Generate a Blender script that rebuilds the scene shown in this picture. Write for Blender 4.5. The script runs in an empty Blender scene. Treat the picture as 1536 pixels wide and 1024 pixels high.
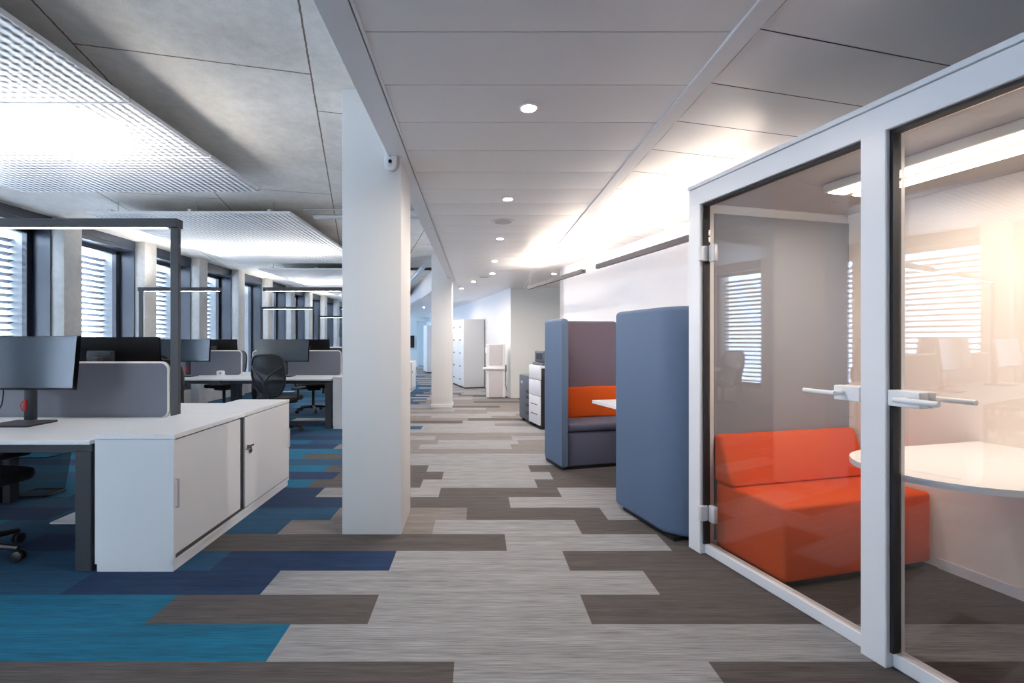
import bpy, bmesh, math, random
from mathutils import Vector, Matrix
random.seed(7)
C = bpy.context.scene.collection
PI = math.pi
SC = bpy.context.scene

# ------------------------------------------------------------------ materials
def srgb(r, g, b):
    f = lambda c: (c/255/12.92) if c/255 <= .04045 else ((c/255+.055)/1.055)**2.4
    return (f(r), f(g), f(b), 1)

def mat(name, col, rough=.5, metal=0., spec=.5, bump=0., bscale=200., var=0., vscale=8., coat=0.):
    m = bpy.data.materials.new(name); m.use_nodes = True
    nt = m.node_tree; b = nt.nodes['Principled BSDF']
    b.inputs['Base Color'].default_value = col
    b.inputs['Roughness'].default_value = rough
    b.inputs['Metallic'].default_value = metal
    b.inputs['Specular IOR Level'].default_value = spec
    if coat: b.inputs['Coat Weight'].default_value = coat
    tc = nt.nodes.new('ShaderNodeTexCoord')
    if var:
        n = nt.nodes.new('ShaderNodeTexNoise'); n.inputs['Scale'].default_value = vscale; n.inputs['Detail'].default_value = 5
        nt.links.new(tc.outputs['Object'], n.inputs['Vector'])
        mr = nt.nodes.new('ShaderNodeMapRange'); mr.inputs[3].default_value = 1-var; mr.inputs[4].default_value = 1+var
        mr.inputs[1].default_value = .25; mr.inputs[2].default_value = .75
        nt.links.new(n.outputs['Fac'], mr.inputs[0])
        mx = nt.nodes.new('ShaderNodeVectorMath'); mx.operation = 'SCALE'; mx.inputs[0].default_value = col[:3]
        nt.links.new(mr.outputs[0], mx.inputs['Scale'])
        nt.links.new(mx.outputs[0], b.inputs['Base Color'])
    if bump:
        n = nt.nodes.new('ShaderNodeTexNoise'); n.inputs['Scale'].default_value = bscale; n.inputs['Detail'].default_value = 3
        nt.links.new(tc.outputs['Object'], n.inputs['Vector'])
        bp = nt.nodes.new('ShaderNodeBump'); bp.inputs['Strength'].default_value = bump; bp.inputs['Distance'].default_value = .002
        nt.links.new(n.outputs['Fac'], bp.inputs['Height']); nt.links.new(bp.outputs[0], b.inputs['Normal'])
    return m

def emit(name, col, s):
    m = bpy.data.materials.new(name); m.use_nodes = True
    nt = m.node_tree; nt.nodes.clear()
    e = nt.nodes.new('ShaderNodeEmission'); e.inputs[0].default_value = col; e.inputs[1].default_value = s
    o = nt.nodes.new('ShaderNodeOutputMaterial'); nt.links.new(e.outputs[0], o.inputs[0])
    return m

def glass(name, tint=(1, 1, 1, 1), ior=1.5):
    m = bpy.data.materials.new(name); m.use_nodes = True
    nt = m.node_tree; nt.nodes.clear()
    t = nt.nodes.new('ShaderNodeBsdfTransparent'); t.inputs[0].default_value = tint
    g = nt.nodes.new('ShaderNodeBsdfGlossy'); g.inputs['Roughness'].default_value = 0.0
    ge = nt.nodes.new('ShaderNodeNewGeometry')
    dp = nt.nodes.new('ShaderNodeVectorMath'); dp.operation = 'DOT_PRODUCT'
    nt.links.new(ge.outputs['Normal'], dp.inputs[0]); nt.links.new(ge.outputs['Incoming'], dp.inputs[1])
    def mth(op, a, b=None):
        n = nt.nodes.new('ShaderNodeMath'); n.operation = op
        for i, v in enumerate((a, b)):
            if v is None: continue
            if isinstance(v, (int, float)): n.inputs[i].default_value = v
            else: nt.links.new(v, n.inputs[i])
        return n.outputs[0]
    r0 = ((ior-1)/(ior+1))**2
    k = mth('POWER', mth('SUBTRACT', 1., mth('ABSOLUTE', dp.outputs['Value'])), 5.)
    class _F: outputs = [mth('ADD', mth('MULTIPLY', k, 1-r0), r0)]
    f = _F
    mx = nt.nodes.new('ShaderNodeMixShader')
    nt.links.new(f.outputs[0], mx.inputs[0]); nt.links.new(t.outputs[0], mx.inputs[1]); nt.links.new(g.outputs[0], mx.inputs[2])
    o = nt.nodes.new('ShaderNodeOutputMaterial'); nt.links.new(mx.outputs[0], o.inputs[0])
    return m

def sheer(name, col, alpha):
    m = bpy.data.materials.new(name); m.use_nodes = True
    nt = m.node_tree; b = nt.nodes['Principled BSDF']
    b.inputs['Base Color'].default_value = col; b.inputs['Roughness'].default_value = .6; b.inputs['Alpha'].default_value = alpha
    return m

def carpet(name, col):
    m = bpy.data.materials.new(name); m.use_nodes = True
    nt = m.node_tree; b = nt.nodes['Principled BSDF']
    b.inputs['Roughness'].default_value = .85; b.inputs['Specular IOR Level'].default_value = .25
    b.inputs['Sheen Weight'].default_value = .04; b.inputs['Sheen Roughness'].default_value = .4
    tc = nt.nodes.new('ShaderNodeTexCoord')
    def noise(sx, sy, det):
        mp = nt.nodes.new('ShaderNodeMapping'); mp.inputs['Scale'].default_value = (sx, sy, 1)
        nt.links.new(tc.outputs['Object'], mp.inputs[0])
        n = nt.nodes.new('ShaderNodeTexNoise'); n.inputs['Scale'].default_value = 1; n.inputs['Detail'].default_value = det
        nt.links.new(mp.outputs[0], n.inputs['Vector']); return n.outputs['Fac']
    a = noise(6, 190, 2); f = noise(340, 360, 2); g = noise(1.2, 26, 2)
    add = nt.nodes.new('ShaderNodeMath'); add.operation = 'ADD'; nt.links.new(a, add.inputs[0]); nt.links.new(f, add.inputs[1])
    add2 = nt.nodes.new('ShaderNodeMath'); add2.operation = 'MULTIPLY_ADD'; nt.links.new(g, add2.inputs[0]); add2.inputs[1].default_value = .5
    nt.links.new(add.outputs[0], add2.inputs[2])
    mr = nt.nodes.new('ShaderNodeMapRange'); mr.inputs[1].default_value = .85; mr.inputs[2].default_value = 1.65
    mr.inputs[3].default_value = .38; mr.inputs[4].default_value = 1.62
    nt.links.new(add2.outputs[0], mr.inputs[0])
    mx = nt.nodes.new('ShaderNodeVectorMath'); mx.operation = 'SCALE'; mx.inputs[0].default_value = col[:3]
    nt.links.new(mr.outputs[0], mx.inputs['Scale']); nt.links.new(mx.outputs[0], b.inputs['Base Color'])
    bp = nt.nodes.new('ShaderNodeBump'); bp.inputs['Strength'].default_value = .5; bp.inputs['Distance'].default_value = .003
    nt.links.new(add.outputs[0], bp.inputs['Height']); nt.links.new(bp.outputs[0], b.inputs['Normal'])
    return m

def concrete(name, col, seams=False):
    m = bpy.data.materials.new(name); m.use_nodes = True
    nt = m.node_tree; b = nt.nodes['Principled BSDF']; b.inputs['Roughness'].default_value = .7
    b.inputs['Specular IOR Level'].default_value = .3
    tc = nt.nodes.new('ShaderNodeTexCoord')
    def noise(s, d, ro=.6):
        n = nt.nodes.new('ShaderNodeTexNoise'); n.inputs['Scale'].default_value = s; n.inputs['Detail'].default_value = d; n.inputs['Roughness'].default_value = ro
        nt.links.new(tc.outputs['Object'], n.inputs['Vector']); return n.outputs['Fac']
    n1 = noise(1.3, 8, .65); n2 = noise(14, 6, .7); n3 = noise(90, 2)
    s = nt.nodes.new('ShaderNodeMath'); s.operation = 'MULTIPLY_ADD'; nt.links.new(n2, s.inputs[0]); s.inputs[1].default_value = .6; nt.links.new(n1, s.inputs[2])
    s2 = nt.nodes.new('ShaderNodeMath'); s2.operation = 'MULTIPLY_ADD'; nt.links.new(n3, s2.inputs[0]); s2.inputs[1].default_value = .3; nt.links.new(s.outputs[0], s2.inputs[2])
    cr = nt.nodes.new('ShaderNodeValToRGB')
    mr = nt.nodes.new('ShaderNodeMapRange'); mr.inputs[1].default_value = .55; mr.inputs[2].default_value = 1.35
    nt.links.new(s2.outputs[0], mr.inputs[0]); nt.links.new(mr.outputs[0], cr.inputs[0])
    cr.color_ramp.elements[0].color = (col[0]*.66, col[1]*.64, col[2]*.60, 1); cr.color_ramp.elements[1].color = (col[0]*1.18, col[1]*1.17, col[2]*1.13, 1)
    out = cr.outputs[0]
    if seams:
        mp = nt.nodes.new('ShaderNodeMapping'); nt.links.new(tc.outputs['Object'], mp.inputs[0])
        # texture x = distance along the slab boards, y = across them (boards turned with the right-hand wall)
        th = math.atan(.254)
        mp.inputs['Rotation'].default_value = (0, 0, -(PI/2+th))
        # rotated vector: x'= cos*X+sin*Y of the board direction, y' = -across
        mp.inputs['Location'].default_value = (-3.62+25, -.276+12.5, 0)
        nz = nt.nodes.new('ShaderNodeTexNoise'); nz.inputs['Scale'].default_value = 25; nt.links.new(tc.outputs['Object'], nz.inputs['Vector'])
        vs = nt.nodes.new('ShaderNodeVectorMath'); vs.operation = 'MULTIPLY_ADD'; nt.links.new(nz.outputs['Color'], vs.inputs[0]); vs.inputs[1].default_value = (.012, .012, 0)
        nt.links.new(mp.outputs[0], vs.inputs[2])
        br = nt.nodes.new('ShaderNodeTexBrick'); nt.links.new(vs.outputs[0], br.inputs['Vector'])
        br.offset = .194; br.offset_frequency = 2; br.squash = 1
        br.inputs['Scale'].default_value = 1; br.inputs['Brick Width'].default_value = 2.5; br.inputs['Row Height'].default_value = 1.25
        br.inputs['Mortar Size'].default_value = .0075; br.inputs['Mortar Smooth'].default_value = .6
        mx = nt.nodes.new('ShaderNodeMix'); mx.data_type = 'RGBA'
        nt.links.new(br.outputs['Fac'], mx.inputs['Factor']); nt.links.new(out, mx.inputs['A']); mx.inputs['B'].default_value = srgb(118, 104, 92)
        out = mx.outputs['Result']
    nt.links.new(out, b.inputs['Base Color'])
    bp = nt.nodes.new('ShaderNodeBump'); bp.inputs['Strength'].default_value = .25; bp.inputs['Distance'].default_value = .004
    nt.links.new(s2.outputs[0], bp.inputs['Height']); nt.links.new(bp.outputs[0], b.inputs['Normal'])
    return m

def embossed(name, col):
    m = bpy.data.materials.new(name); m.use_nodes = True
    nt = m.node_tree; b = nt.nodes['Principled BSDF']
    b.inputs['Base Color'].default_value = col; b.inputs['Roughness'].default_value = .32; b.inputs['Metallic'].default_value = 0.15
    b.inputs['Specular IOR Level'].default_value = .7
    tc = nt.nodes.new('ShaderNodeTexCoord'); sx = nt.nodes.new('ShaderNodeSeparateXYZ'); nt.links.new(tc.outputs['Object'], sx.inputs[0])
    def mth(op, a, c):
        n = nt.nodes.new('ShaderNodeMath'); n.operation = op
        for i, v in enumerate((a, c)):
            if v is None: continue
            if isinstance(v, (int, float)): n.inputs[i].default_value = v
            else: nt.links.new(v, n.inputs[i])
        return n.outputs[0]
    k = PI/.058
    a = mth('SINE', mth('MULTIPLY', mth('ADD', sx.outputs[0], sx.outputs[1]), k), None)
    c = mth('SINE', mth('MULTIPLY', mth('SUBTRACT', sx.outputs[0], sx.outputs[1]), k), None)
    h = mth('MULTIPLY', a, c)
    bp = nt.nodes.new('ShaderNodeBump'); bp.inputs['Strength'].default_value = 1.; bp.inputs['Distance'].default_value = .012
    nt.links.new(h, bp.inputs['Height']); nt.links.new(bp.outputs[0], b.inputs['Normal'])
    return m

M = {}
M['white'] = mat('white_paint', srgb(238, 238, 240), .55, bump=.05)
M['wall'] = mat('wall_paint', srgb(240, 239, 240), .6, bump=.06, bscale=300)
M['wall_grey'] = mat('grey_wall_paint', srgb(216, 218, 218), .6, bump=.06)
M['pillar'] = mat('pillar_paint', srgb(233, 232, 231), .5, bump=.05)
M['metal_ceiling'] = mat('coated_metal_ceiling', srgb(230, 227, 226), .34, spec=.5)
M['trim'] = mat('white_trim', srgb(226, 225, 226), .4)
M['laminate'] = mat('white_laminate', srgb(240, 240, 241), .38, bump=.02)
M['cabinet'] = mat('cabinet_lacquer', srgb(226, 227, 230), .4)
M['groove'] = mat('dark_groove', srgb(70, 72, 74), .6)
M['anthracite'] = mat('anthracite_metal', srgb(58, 60, 66), .4, spec=.4)
M['frame'] = mat('window_frame_metal', srgb(42, 48, 58), .3, spec=.6)
M['reveal'] = mat('window_reveal_metal', srgb(52, 60, 74), .3, spec=.6)
M['black'] = mat('black_plastic', srgb(26, 27, 30), .45)
M['blackfab'] = mat('black_upholstery', srgb(30, 31, 35), .85, bump=.3, bscale=500)
M['gasket'] = mat('black_rubber', srgb(34, 36, 40), .6)
M['boothframe'] = mat('booth_white_lacquer', srgb(236, 237, 239), .35)
M['felt'] = mat('grey_felt', srgb(144, 147, 156), .9, bump=.2, bscale=600)
M['cream'] = mat('cream_panel', srgb(238, 228, 216), .5)
M['orange'] = mat('orange_upholstery', srgb(224, 86, 32), .65, bump=.15, bscale=700, spec=.3)
M['orange_dark'] = mat('orange_cushion', srgb(226, 92, 30), .75, bump=.15, bscale=700, spec=.2)
M['blue'] = mat('blue_upholstery', srgb(100, 118, 144), .8, bump=.15, bscale=700, spec=.2)
M['mauve'] = mat('mauve_upholstery', srgb(116, 106, 120), .8, bump=.15, bscale=700, spec=.2)
M['slate'] = mat('slate_upholstery', srgb(96, 98, 118), .6, bump=.15, bscale=700, spec=.35)
M['screenfab'] = mat('grey_screen_fabric', srgb(114, 117, 129), .9, bump=.25, bscale=700)
M['creamtrim'] = mat('pale_edge_trim', srgb(232, 226, 222), .5)
M['display'] = mat('display_glass', srgb(40, 54, 66), .17, spec=.9)
M['red'] = mat('red_tag', srgb(205, 28, 34), .5)
M['chrome'] = mat('brushed_metal', srgb(200, 200, 202), .3, metal=.9)
M['silver'] = mat('silver_lacquer', srgb(214, 216, 220), .35, metal=.2)
M['duct'] = mat('galvanised_duct', srgb(190, 196, 204), .3, metal=.8)
M['printer_grey'] = mat('printer_grey', srgb(92, 98, 110), .5)
M['locker'] = mat('locker_white', srgb(240, 242, 245), .45)
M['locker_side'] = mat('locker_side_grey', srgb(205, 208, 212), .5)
M['disp'] = mat('dispenser_white', srgb(236, 236, 240), .4)
M['disp_grey'] = mat('dispenser_grey', srgb(206, 202, 206), .4)
M['glasswin'] = glass('window_glass', (.90, .94, .98, 1), 1.45)
M['glassclear'] = glass('clear_window_glass', (.86, .89, .91, 1), 1.45)
M['glassdoor'] = glass('door_glass', (.94, .94, .94, 1), 1.8)
M['glassoff'] = glass('office_glass', (.82, .92, .96, 1), 1.45)
M['blind'] = mat('blind_slat', srgb(84, 93, 107), .45)
M['mesh'] = sheer('black_mesh', srgb(24, 26, 30), .91)
M['wire'] = sheer('wire_mesh', srgb(30, 36, 46), .42)
M['slab'] = concrete('concrete_slab', srgb(236, 235, 234), True)
M['pier'] = concrete('concrete_pier', srgb(206, 206, 207))
M['outside'] = concrete('outside_concrete', srgb(196, 200, 204))
M['emboss'] = embossed('embossed_sail', srgb(200, 202, 205))
M['sailedge'] = mat('sail_edge', srgb(226, 228, 230), .4)
M['led'] = emit('led_warm', (1, .94, .87, 1), 14)
M['led_up'] = emit('led_up', (1, .95, .90, 1), 100)
M['rail_up'] = emit('rail_led', (1, .84, .70, 1), 62)
M['spotled'] = emit('spot_led', (1, .88, .76, 1), 750)
M['boothled'] = emit('booth_led', (1, .84, .69, 1), 12)
CARP = {
 'L': carpet('carpet_light_grey', srgb(143, 144, 148)),
 'D': carpet('carpet_taupe', srgb(84, 80, 80)),
 'N': carpet('carpet_navy', srgb(25, 50, 86)),
 'T': carpet('carpet_teal', srgb(4, 98, 130)),
 'S': carpet('carpet_steel_blue', srgb(28, 74, 106)),
 'G': carpet('carpet_warm_grey', srgb(124, 119, 118)),
}

# ------------------------------------------------------------------ mesh helpers
class MB:
    def __init__(s): s.bm = bmesh.new()
    def box(s, x0, x1, y0, y1, z0, z1, bev=0., seg=2, mi=0, mtx=None):
        t = bmesh.new()
        bmesh.ops.create_cube(t, size=1)
        bmesh.ops.scale(t, vec=(abs(x1-x0), abs(y1-y0), abs(z1-z0)), verts=t.verts)
        bmesh.ops.translate(t, vec=((x0+x1)/2, (y0+y1)/2, (z0+z1)/2), verts=t.verts)
        if bev: bmesh.ops.bevel(t, geom=list(t.edges), offset=bev, segments=seg, profile=.5, affect='EDGES')
        return s._add(t, mi, mtx)
    def _add(s, t, mi=0, mtx=None):
        if mtx is not None: bmesh.ops.transform(t, matrix=mtx, verts=t.verts)
        for f in t.faces: f.material_index = mi
        me = bpy.data.meshes.new('tmp'); t.to_mesh(me); t.free()
        n0 = len(s.bm.faces)
        s.bm.from_mesh(me); bpy.data.meshes.remove(me)
        return s
    def prism(s, pts, z0, z1, bev=0., seg=2, axis='z', mi=0, mtx=None, edges='all'):
        """polygon pts extruded; axis: the direction of extrusion ('z','x','y')"""
        t = bmesh.new()
        def P(a, b, c):
            return (a, b, c) if axis == 'z' else ((c, a, b) if axis == 'x' else (a, c, b))
        lo = [t.verts.new(P(a, b, z0)) for a, b in pts]; hi = [t.verts.new(P(a, b, z1)) for a, b in pts]
        t.faces.new(lo); t.faces.new(hi); n = len(pts)
        for i in range(n): t.faces.new((lo[i], lo[(i+1) % n], hi[(i+1) % n], hi[i]))
        bmesh.ops.recalc_face_normals(t, faces=t.faces)
        if bev:
            if edges == 'caps':
                ge = [e for f in t.faces if len(f.verts) == n and n > 4 for e in f.edges]
                ge = list(set(ge))
            else: ge = list(t.edges)
            bmesh.ops.bevel(t, geom=ge, offset=bev, segments=seg, profile=.5, affect='EDGES')
        return s._add(t, mi, mtx)
    def tube(s, pts, r, n=8, closed=False, mi=0):
        """round tube through pts; r a number or a list"""
        t = bmesh.new(); pts = [Vector(p) for p in pts]; N = len(pts); rings = []
        up = Vector((0, 0, 1))
        prev = None
        for i, p in enumerate(pts):
            a = pts[(i-1) % N] if (closed or i > 0) else p
            b = pts[(i+1) % N] if (closed or i < N-1) else p
            d = (b-a).normalized()
            if prev is None:
                u = d.cross(up)
                if u.length < .05: u = d.cross(Vector((1, 0, 0)))
            else:
                u = prev - d*prev.dot(d)
            u.normalize(); prev = u
            v = d.cross(u).normalized(); rr = r[i] if isinstance(r, (list, tuple)) else r
            rings.append([t.verts.new(p+u*math.cos(2*PI*k/n)*rr+v*math.sin(2*PI*k/n)*rr) for k in range(n)])
        for i in range(N if closed else N-1):
            A, B = rings[i], rings[(i+1) % N]
            for k in range(n): t.faces.new((A[k], A[(k+1) % n], B[(k+1) % n], B[k]))
        if not closed:
            t.faces.new(rings[0]); t.faces.new(rings[-1])
        bmesh.ops.recalc_face_normals(t, faces=t.faces)
        return s._add(t, mi)
    def cyl(s, c, r, z0, z1, n=20, mi=0, mtx=None, bev=0., r2=None):
        t = bmesh.new()
        bmesh.ops.create_cone(t, cap_ends=True, segments=n, radius1=r, radius2=r if r2 is None else r2, depth=z1-z0)
        bmesh.ops.translate(t, vec=(c[0], c[1], (z0+z1)/2), verts=t.verts)
        if bev:
            ge = [e for e in t.edges if abs(e.verts[0].co.z-e.verts[1].co.z) < 1e-6]
            bmesh.ops.bevel(t, geom=ge, offset=bev, segments=2, profile=.5, affect='EDGES')
        return s._add(t, mi, mtx)
    def grid(s, fn, nu, nv, thick=0., mi=0):
        """surface fn(u,v)->xyz on a grid, optionally given thickness"""
        t = bmesh.new()
        V = [[t.verts.new(fn(i/nu, j/nv)) for j in range(nv+1)] for i in range(nu+1)]
        fs = []
        for i in range(nu):
            for j in range(nv): fs.append(t.faces.new((V[i][j], V[i+1][j], V[i+1][j+1], V[i][j+1])))
        if thick:
            bmesh.ops.solidify(t, geom=fs, thickness=thick)
        bmesh.ops.recalc_face_normals(t, faces=t.faces)
        return s._add(t, mi)
    def poly(s, pts, mi=0):
        f = s.bm.faces.new([s.bm.verts.new(p) for p in pts]); f.material_index = mi; return s
    def build(s, name, mats, parent=None, loc=(0, 0, 0), smooth=True):
        me = bpy.data.meshes.new(name); s.bm.to_mesh(me); s.bm.free()
        for m in (mats if isinstance(mats, (list, tuple)) else [mats]): me.materials.append(m)
        if smooth:
            me.polygons.foreach_set('use_smooth', [True]*len(me.polygons))
            me.set_sharp_from_angle(angle=math.radians(32))
        o = bpy.data.objects.new(name, me); C.objects.link(o); o.location = loc
        if parent is not None: o.parent = parent
        return o

def tag(o, label=None, cat=None, group=None, kind=None):
    if label: o['label'] = label
    if cat: o['category'] = cat
    if group: o['group'] = group
    if kind: o['kind'] = kind
    return o
def thing(name, label, cat, loc=(0, 0, 0), rz=0., group=None):
    o = bpy.data.objects.new(name, None); C.objects.link(o); o.location = loc; o.rotation_euler = (0, 0, rz)
    o.empty_display_size = .1
    return tag(o, label, cat, group)
def struct(o): o['kind'] = 'structure'; return o
def sroot(name, loc=(0, 0, 0), rz=0.):
    o = bpy.data.objects.new(name, None); C.objects.link(o); o.location = loc; o.rotation_euler = (0, 0, rz); o['kind'] = 'structure'; return o
KIDS = {}
def dup(root, loc, rz=0., label=None, group=None):
    def cp(o, parent):
        c = o.copy(); C.objects.link(c)
        if parent is not None: c.parent = parent
        for ch in [x for x in o.children]: cp(ch, c)
        return c
    r = cp(root, None); r.location = loc; r.rotation_euler = (0, 0, rz)
    if label: r['label'] = label
    if group: r['group'] = group
    return r
def rrect(x0, x1, y0, y1, r, n=6):
    pts = []
    for cx, cy, a0 in ((x1-r, y1-r, 0), (x0+r, y1-r, 90), (x0+r, y0+r, 180), (x1-r, y0+r, 270)):
        for i in range(n+1):
            a = math.radians(a0+90*i/n); pts.append((cx+r*math.cos(a), cy+r*math.sin(a)))
    return pts

# ------------------------------------------------------------------ camera
F = 720.
cam = bpy.data.cameras.new('camera'); co = bpy.data.objects.new('camera', cam); C.objects.link(co)
co.location = (0, 0, 1.26); co.rotation_euler = (PI/2, 0, 0)
cam.sensor_width = 36; cam.lens = 36*F/1536; cam.shift_x = 51/1536; cam.shift_y = 0
cam.clip_start = .02
SC.camera = co

# right-hand side of the room is turned by TH: local x = into the wall, local y = away from the camera
TH = math.atan(.254); CT, ST = math.cos(TH), math.sin(TH)
P0 = (1.292, 2.946)
def W(t, s, z=0.):     # t into the right wall, s towards the camera
    return (P0[0]+t*CT+s*ST, P0[1]+t*ST-s*CT, z)

ZS, ZC = 2.91, 2.46      # slab, metal ceiling

# ------------------------------------------------------------------ floor (carpet planks 1.0 x 0.25)
def build_floor():
    m = MB(); keys = list(CARP); ix = {k: i for i, k in enumerate(keys)}
    E = 99
    rows = {   # row -> [(x_end, colour)], planks laid from the left
     -2: [(-2.6, 'N'), (-1.6, 'T'), (-.6, 'D'), (1.4, 'L'), (E, 'D')],
     -1: [(-1.4, 'T'), (-.4, 'L'), (.6, 'D'), (E, 'L')],
     0: [(-.093, 'D'), (.907, 'L'), (E, 'D')],
     1: [(-.835, 'T'), (E, 'L')],
     2: [(-1.49, 'T'), (-.493, 'D'), (.508, 'L'), (E, 'D')],
     3: [(-2.09, 'S'), (-1.086, 'N'), (.907, 'L'), (E, 'D')],
     4: [(-1.48, 'S'), (-.49, 'N'), (.507, 'L'), (E, 'D')],
     5: [(-2.83, 'S'), (-1.826, 'N'), (.174, 'D'), (1.17, 'L'), (E, 'D')],
     6: [(-3.3, 'T'), (-1.315, 'S'), (-.3, 'G'), (.681, 'L'), (E, 'D')],
     7: [(-3.05, 'N'), (-1.046, 'S'), (-.083, 'G'), (.92, 'D'), (E, 'L')],
     8: [(-2.75, 'S'), (-.753, 'N'), (.247, 'D'), (1.247, 'L'), (E, 'D')],
     9: [(-3.32, 'T'), (-1.32, 'N'), (-.32, 'L'), (.68, 'D'), (E, 'L')],
     10: [(-1.48, 'T'), (-.5, 'D'), (.515, 'L'), (E, 'D')],
     11: [(-2.33, 'S'), (-1.33, 'N'), (-.33, 'D'), (.69, 'L'), (E, 'D')],
     12: [(-1.5, 'T'), (-.5, 'D'), (.51, 'L'), (E, 'D')],
     13: [(-2.3, 'N'), (-1.3, 'S'), (E, 'L')],
     14: [(-1.9, 'T'), (-.9, 'D'), (E, 'L')],
     15: [(-2.4, 'S'), (-1.4, 'T'), (1.6, 'G'), (E, 'D')],
     16: [(-1.7, 'N'), (-.7, 'G'), (.4, 'L'), (E, 'G')],
     17: [(-2.1, 'T'), (-1.1, 'S'), (-.5, 'G'), (.5, 'L'), (E, 'G')],
    }
    rng = random.Random(11)
    k0, k1 = -32, 96
    for k in range(k0, k1):
        ya, yb = 1.64+.25*k, 1.64+.25*(k+1)
        off = rng.random()
        if k in rows:
            segs = rows[k]
        else:
            segs = []; x = -7+off
            while x < 6:
                xc = x-.5
                lim = -1.15+rng.uniform(-.45, .5)
                if ya > 6: lim = -1.55+rng.uniform(-.3, .45)
                if ya > 11.3: lim = -.75-(ya-11.3)*.25+rng.uniform(-.3, .3)
                if xc < lim: c = rng.choice('TNSTSN')
                else: c = rng.choice('LLGGLLDG' if ya > 5 else 'LLLD')
                segs.append((x, c)); x += 1
            segs.append((E, 'L'))
        x = -6.3
        for xe, c in segs:
            xe = min(xe, 5.5)
            while x < xe-1e-4:
                x2 = min(xe, x+1.0) if xe-x > 1.0 else xe
                m.poly([(x, ya, 0), (x2, ya, 0), (x2, yb, 0), (x, yb, 0)], ix[c]); x = x2
    o = m.build('floor', [CARP[k] for k in keys], smooth=False); return struct(o)
build_floor()

# ------------------------------------------------------------------ ceilings
YB, YE = -3.8, 25.
struct(MB().box(-6.25, 6, YB, YE+1, ZS, ZS+.2).build('ceiling', M['slab']))

def metal_corridor():
    m = MB(); p = .385; y = 1.862-p*8; g = .003
    while y < 10.5:
        def fn(u, v, y=y):
            return (-.445+u*(1.0+.445), y+g+v*(p-2*g), ZC-.0035*(1-(2*v-1)**2))
        m.grid(fn, 1, 8, 0)
        for yy in (y+g, y+p-g):
            m.poly([(-.445, yy, ZC), (1.0, yy, ZC), (1.0, yy, ZC+.03), (-.445, yy, ZC+.03)])
        y += p
    m.box(-.445, 1.0, 1.862-p*8, y, ZC+.025, ZC+.04, mi=1)
    return struct(m.build('ceiling_corridor', [M['metal_ceiling'], M['groove']]))
metal_corridor()

def clip(poly, a, b, c):        # keep a*x+b*y >= c
    out = []
    for i in range(len(poly)):
        P, Q = poly[i], poly[(i+1) % len(poly)]
        dp, dq = a*P[0]+b*P[1]-c, a*Q[0]+b*Q[1]-c
        if dp >= 0: out.append(P)
        if dp*dq < 0:
            t = dp/(dp-dq); out.append((P[0]+t*(Q[0]-P[0]), P[1]+t*(Q[1]-P[1])))
    return out
def metal_right():
    m = MB(); p = .385*CT; g = .003
    # a seam meets the rail at (1.076, 2.227)
    s0 = (1.076-P0[0])*ST-(2.227-P0[1])*CT
    for k in range(-26, 16):
        sa, sb = s0+k*p+g, s0+(k+1)*p-g
        NV = 6
        for j in range(NV):
            v0, v1 = j/NV, (j+1)/NV
            q = [(-3, sa+(sb-sa)*v0), (3.6, sa+(sb-sa)*v0), (3.6, sa+(sb-sa)*v1), (-3, sa+(sb-sa)*v1)]
            q = [W(*c)[:2] for c in q]
            q = clip(q, 1, 0, 1.083); q = clip(q, 0, -1, -10.75)
            if len(q) < 3: continue
            def zz(P):
                s = (P[0]-P0[0])*ST-(P[1]-P0[1])*CT
                v = (s-sa)/(sb-sa); return ZC-.003*(1-(2*v-1)**2)
            m.poly([(a, b, zz((a, b))) for a, b in q])
    m.box(1.05, 5.5, YB, 10.75, ZC+.012, ZC+.03, mi=1)
    bmesh.ops.remove_doubles(m.bm, verts=m.bm.verts, dist=.0002)
    bmesh.ops.recalc_face_normals(m.bm, faces=m.bm.faces)
    return struct(m.build('ceiling_alcove', [M['metal_ceiling'], M['groove']]))
metal_right()
struct(MB().box(.982, 1.074, YB, 10.7, ZC-.012, ZC+.06, .002, 1).build('trim_1', M['trim']))
# bulkhead beam between the concrete and the metal ceiling
struct(MB().box(-.58, -.458, YB, 9.6, ZC-.005, ZS, .003, 1).build('trim_2', M['trim']))
struct(MB().box(-.45, -.437, YB, 10.5, ZC-.006, ZC+.05).build('trim_3', M['trim']))
# far ceiling which follows the turned wall
far = [(-.58, 9.6), (-.58, 8.8), (-4.9, 25.9), (1.2, 25.9), (5.4, 10.4), (1.0, 10.4), (-.44, 10.4)]
fm = MB(); fm.prism([(-.45, 10.5), (-.45, 9.58), (-.66, 9.58), (-4.95, 26), (5.4, 26), (5.4, 10.7), (-.45, 10.7)], ZC, ZC+.018)
struct(fm.build('ceiling_far', M['metal_ceiling']))
fb = MB(); d = Vector((-ST, CT, 0)); n = Vector((CT, ST, 0)); a = Vector((-.62, 9.4, 0)); L = 16.8
q = [a, a+d*L, a+d*L+n*.14, a+n*.14]
fb.prism([(v.x, v.y) for v in q], ZC-.02, ZS); struct(fb.build('trim_4', M['trim']))

# ------------------------------------------------------------------ pillars
for y, in ((3.13,), (9.16,)):
    pm = MB(); pm.box(-.887, -.50, y, y+.42, 0, ZS, .006, 2)
    p = struct(pm.build('pillar', M['pillar']))
    if y > 5: struct(MB().box(-.899, -.488, y-.012, y+.432, 0, .06, .003, 1).build('baseboard_pillar', M['trim']))

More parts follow.
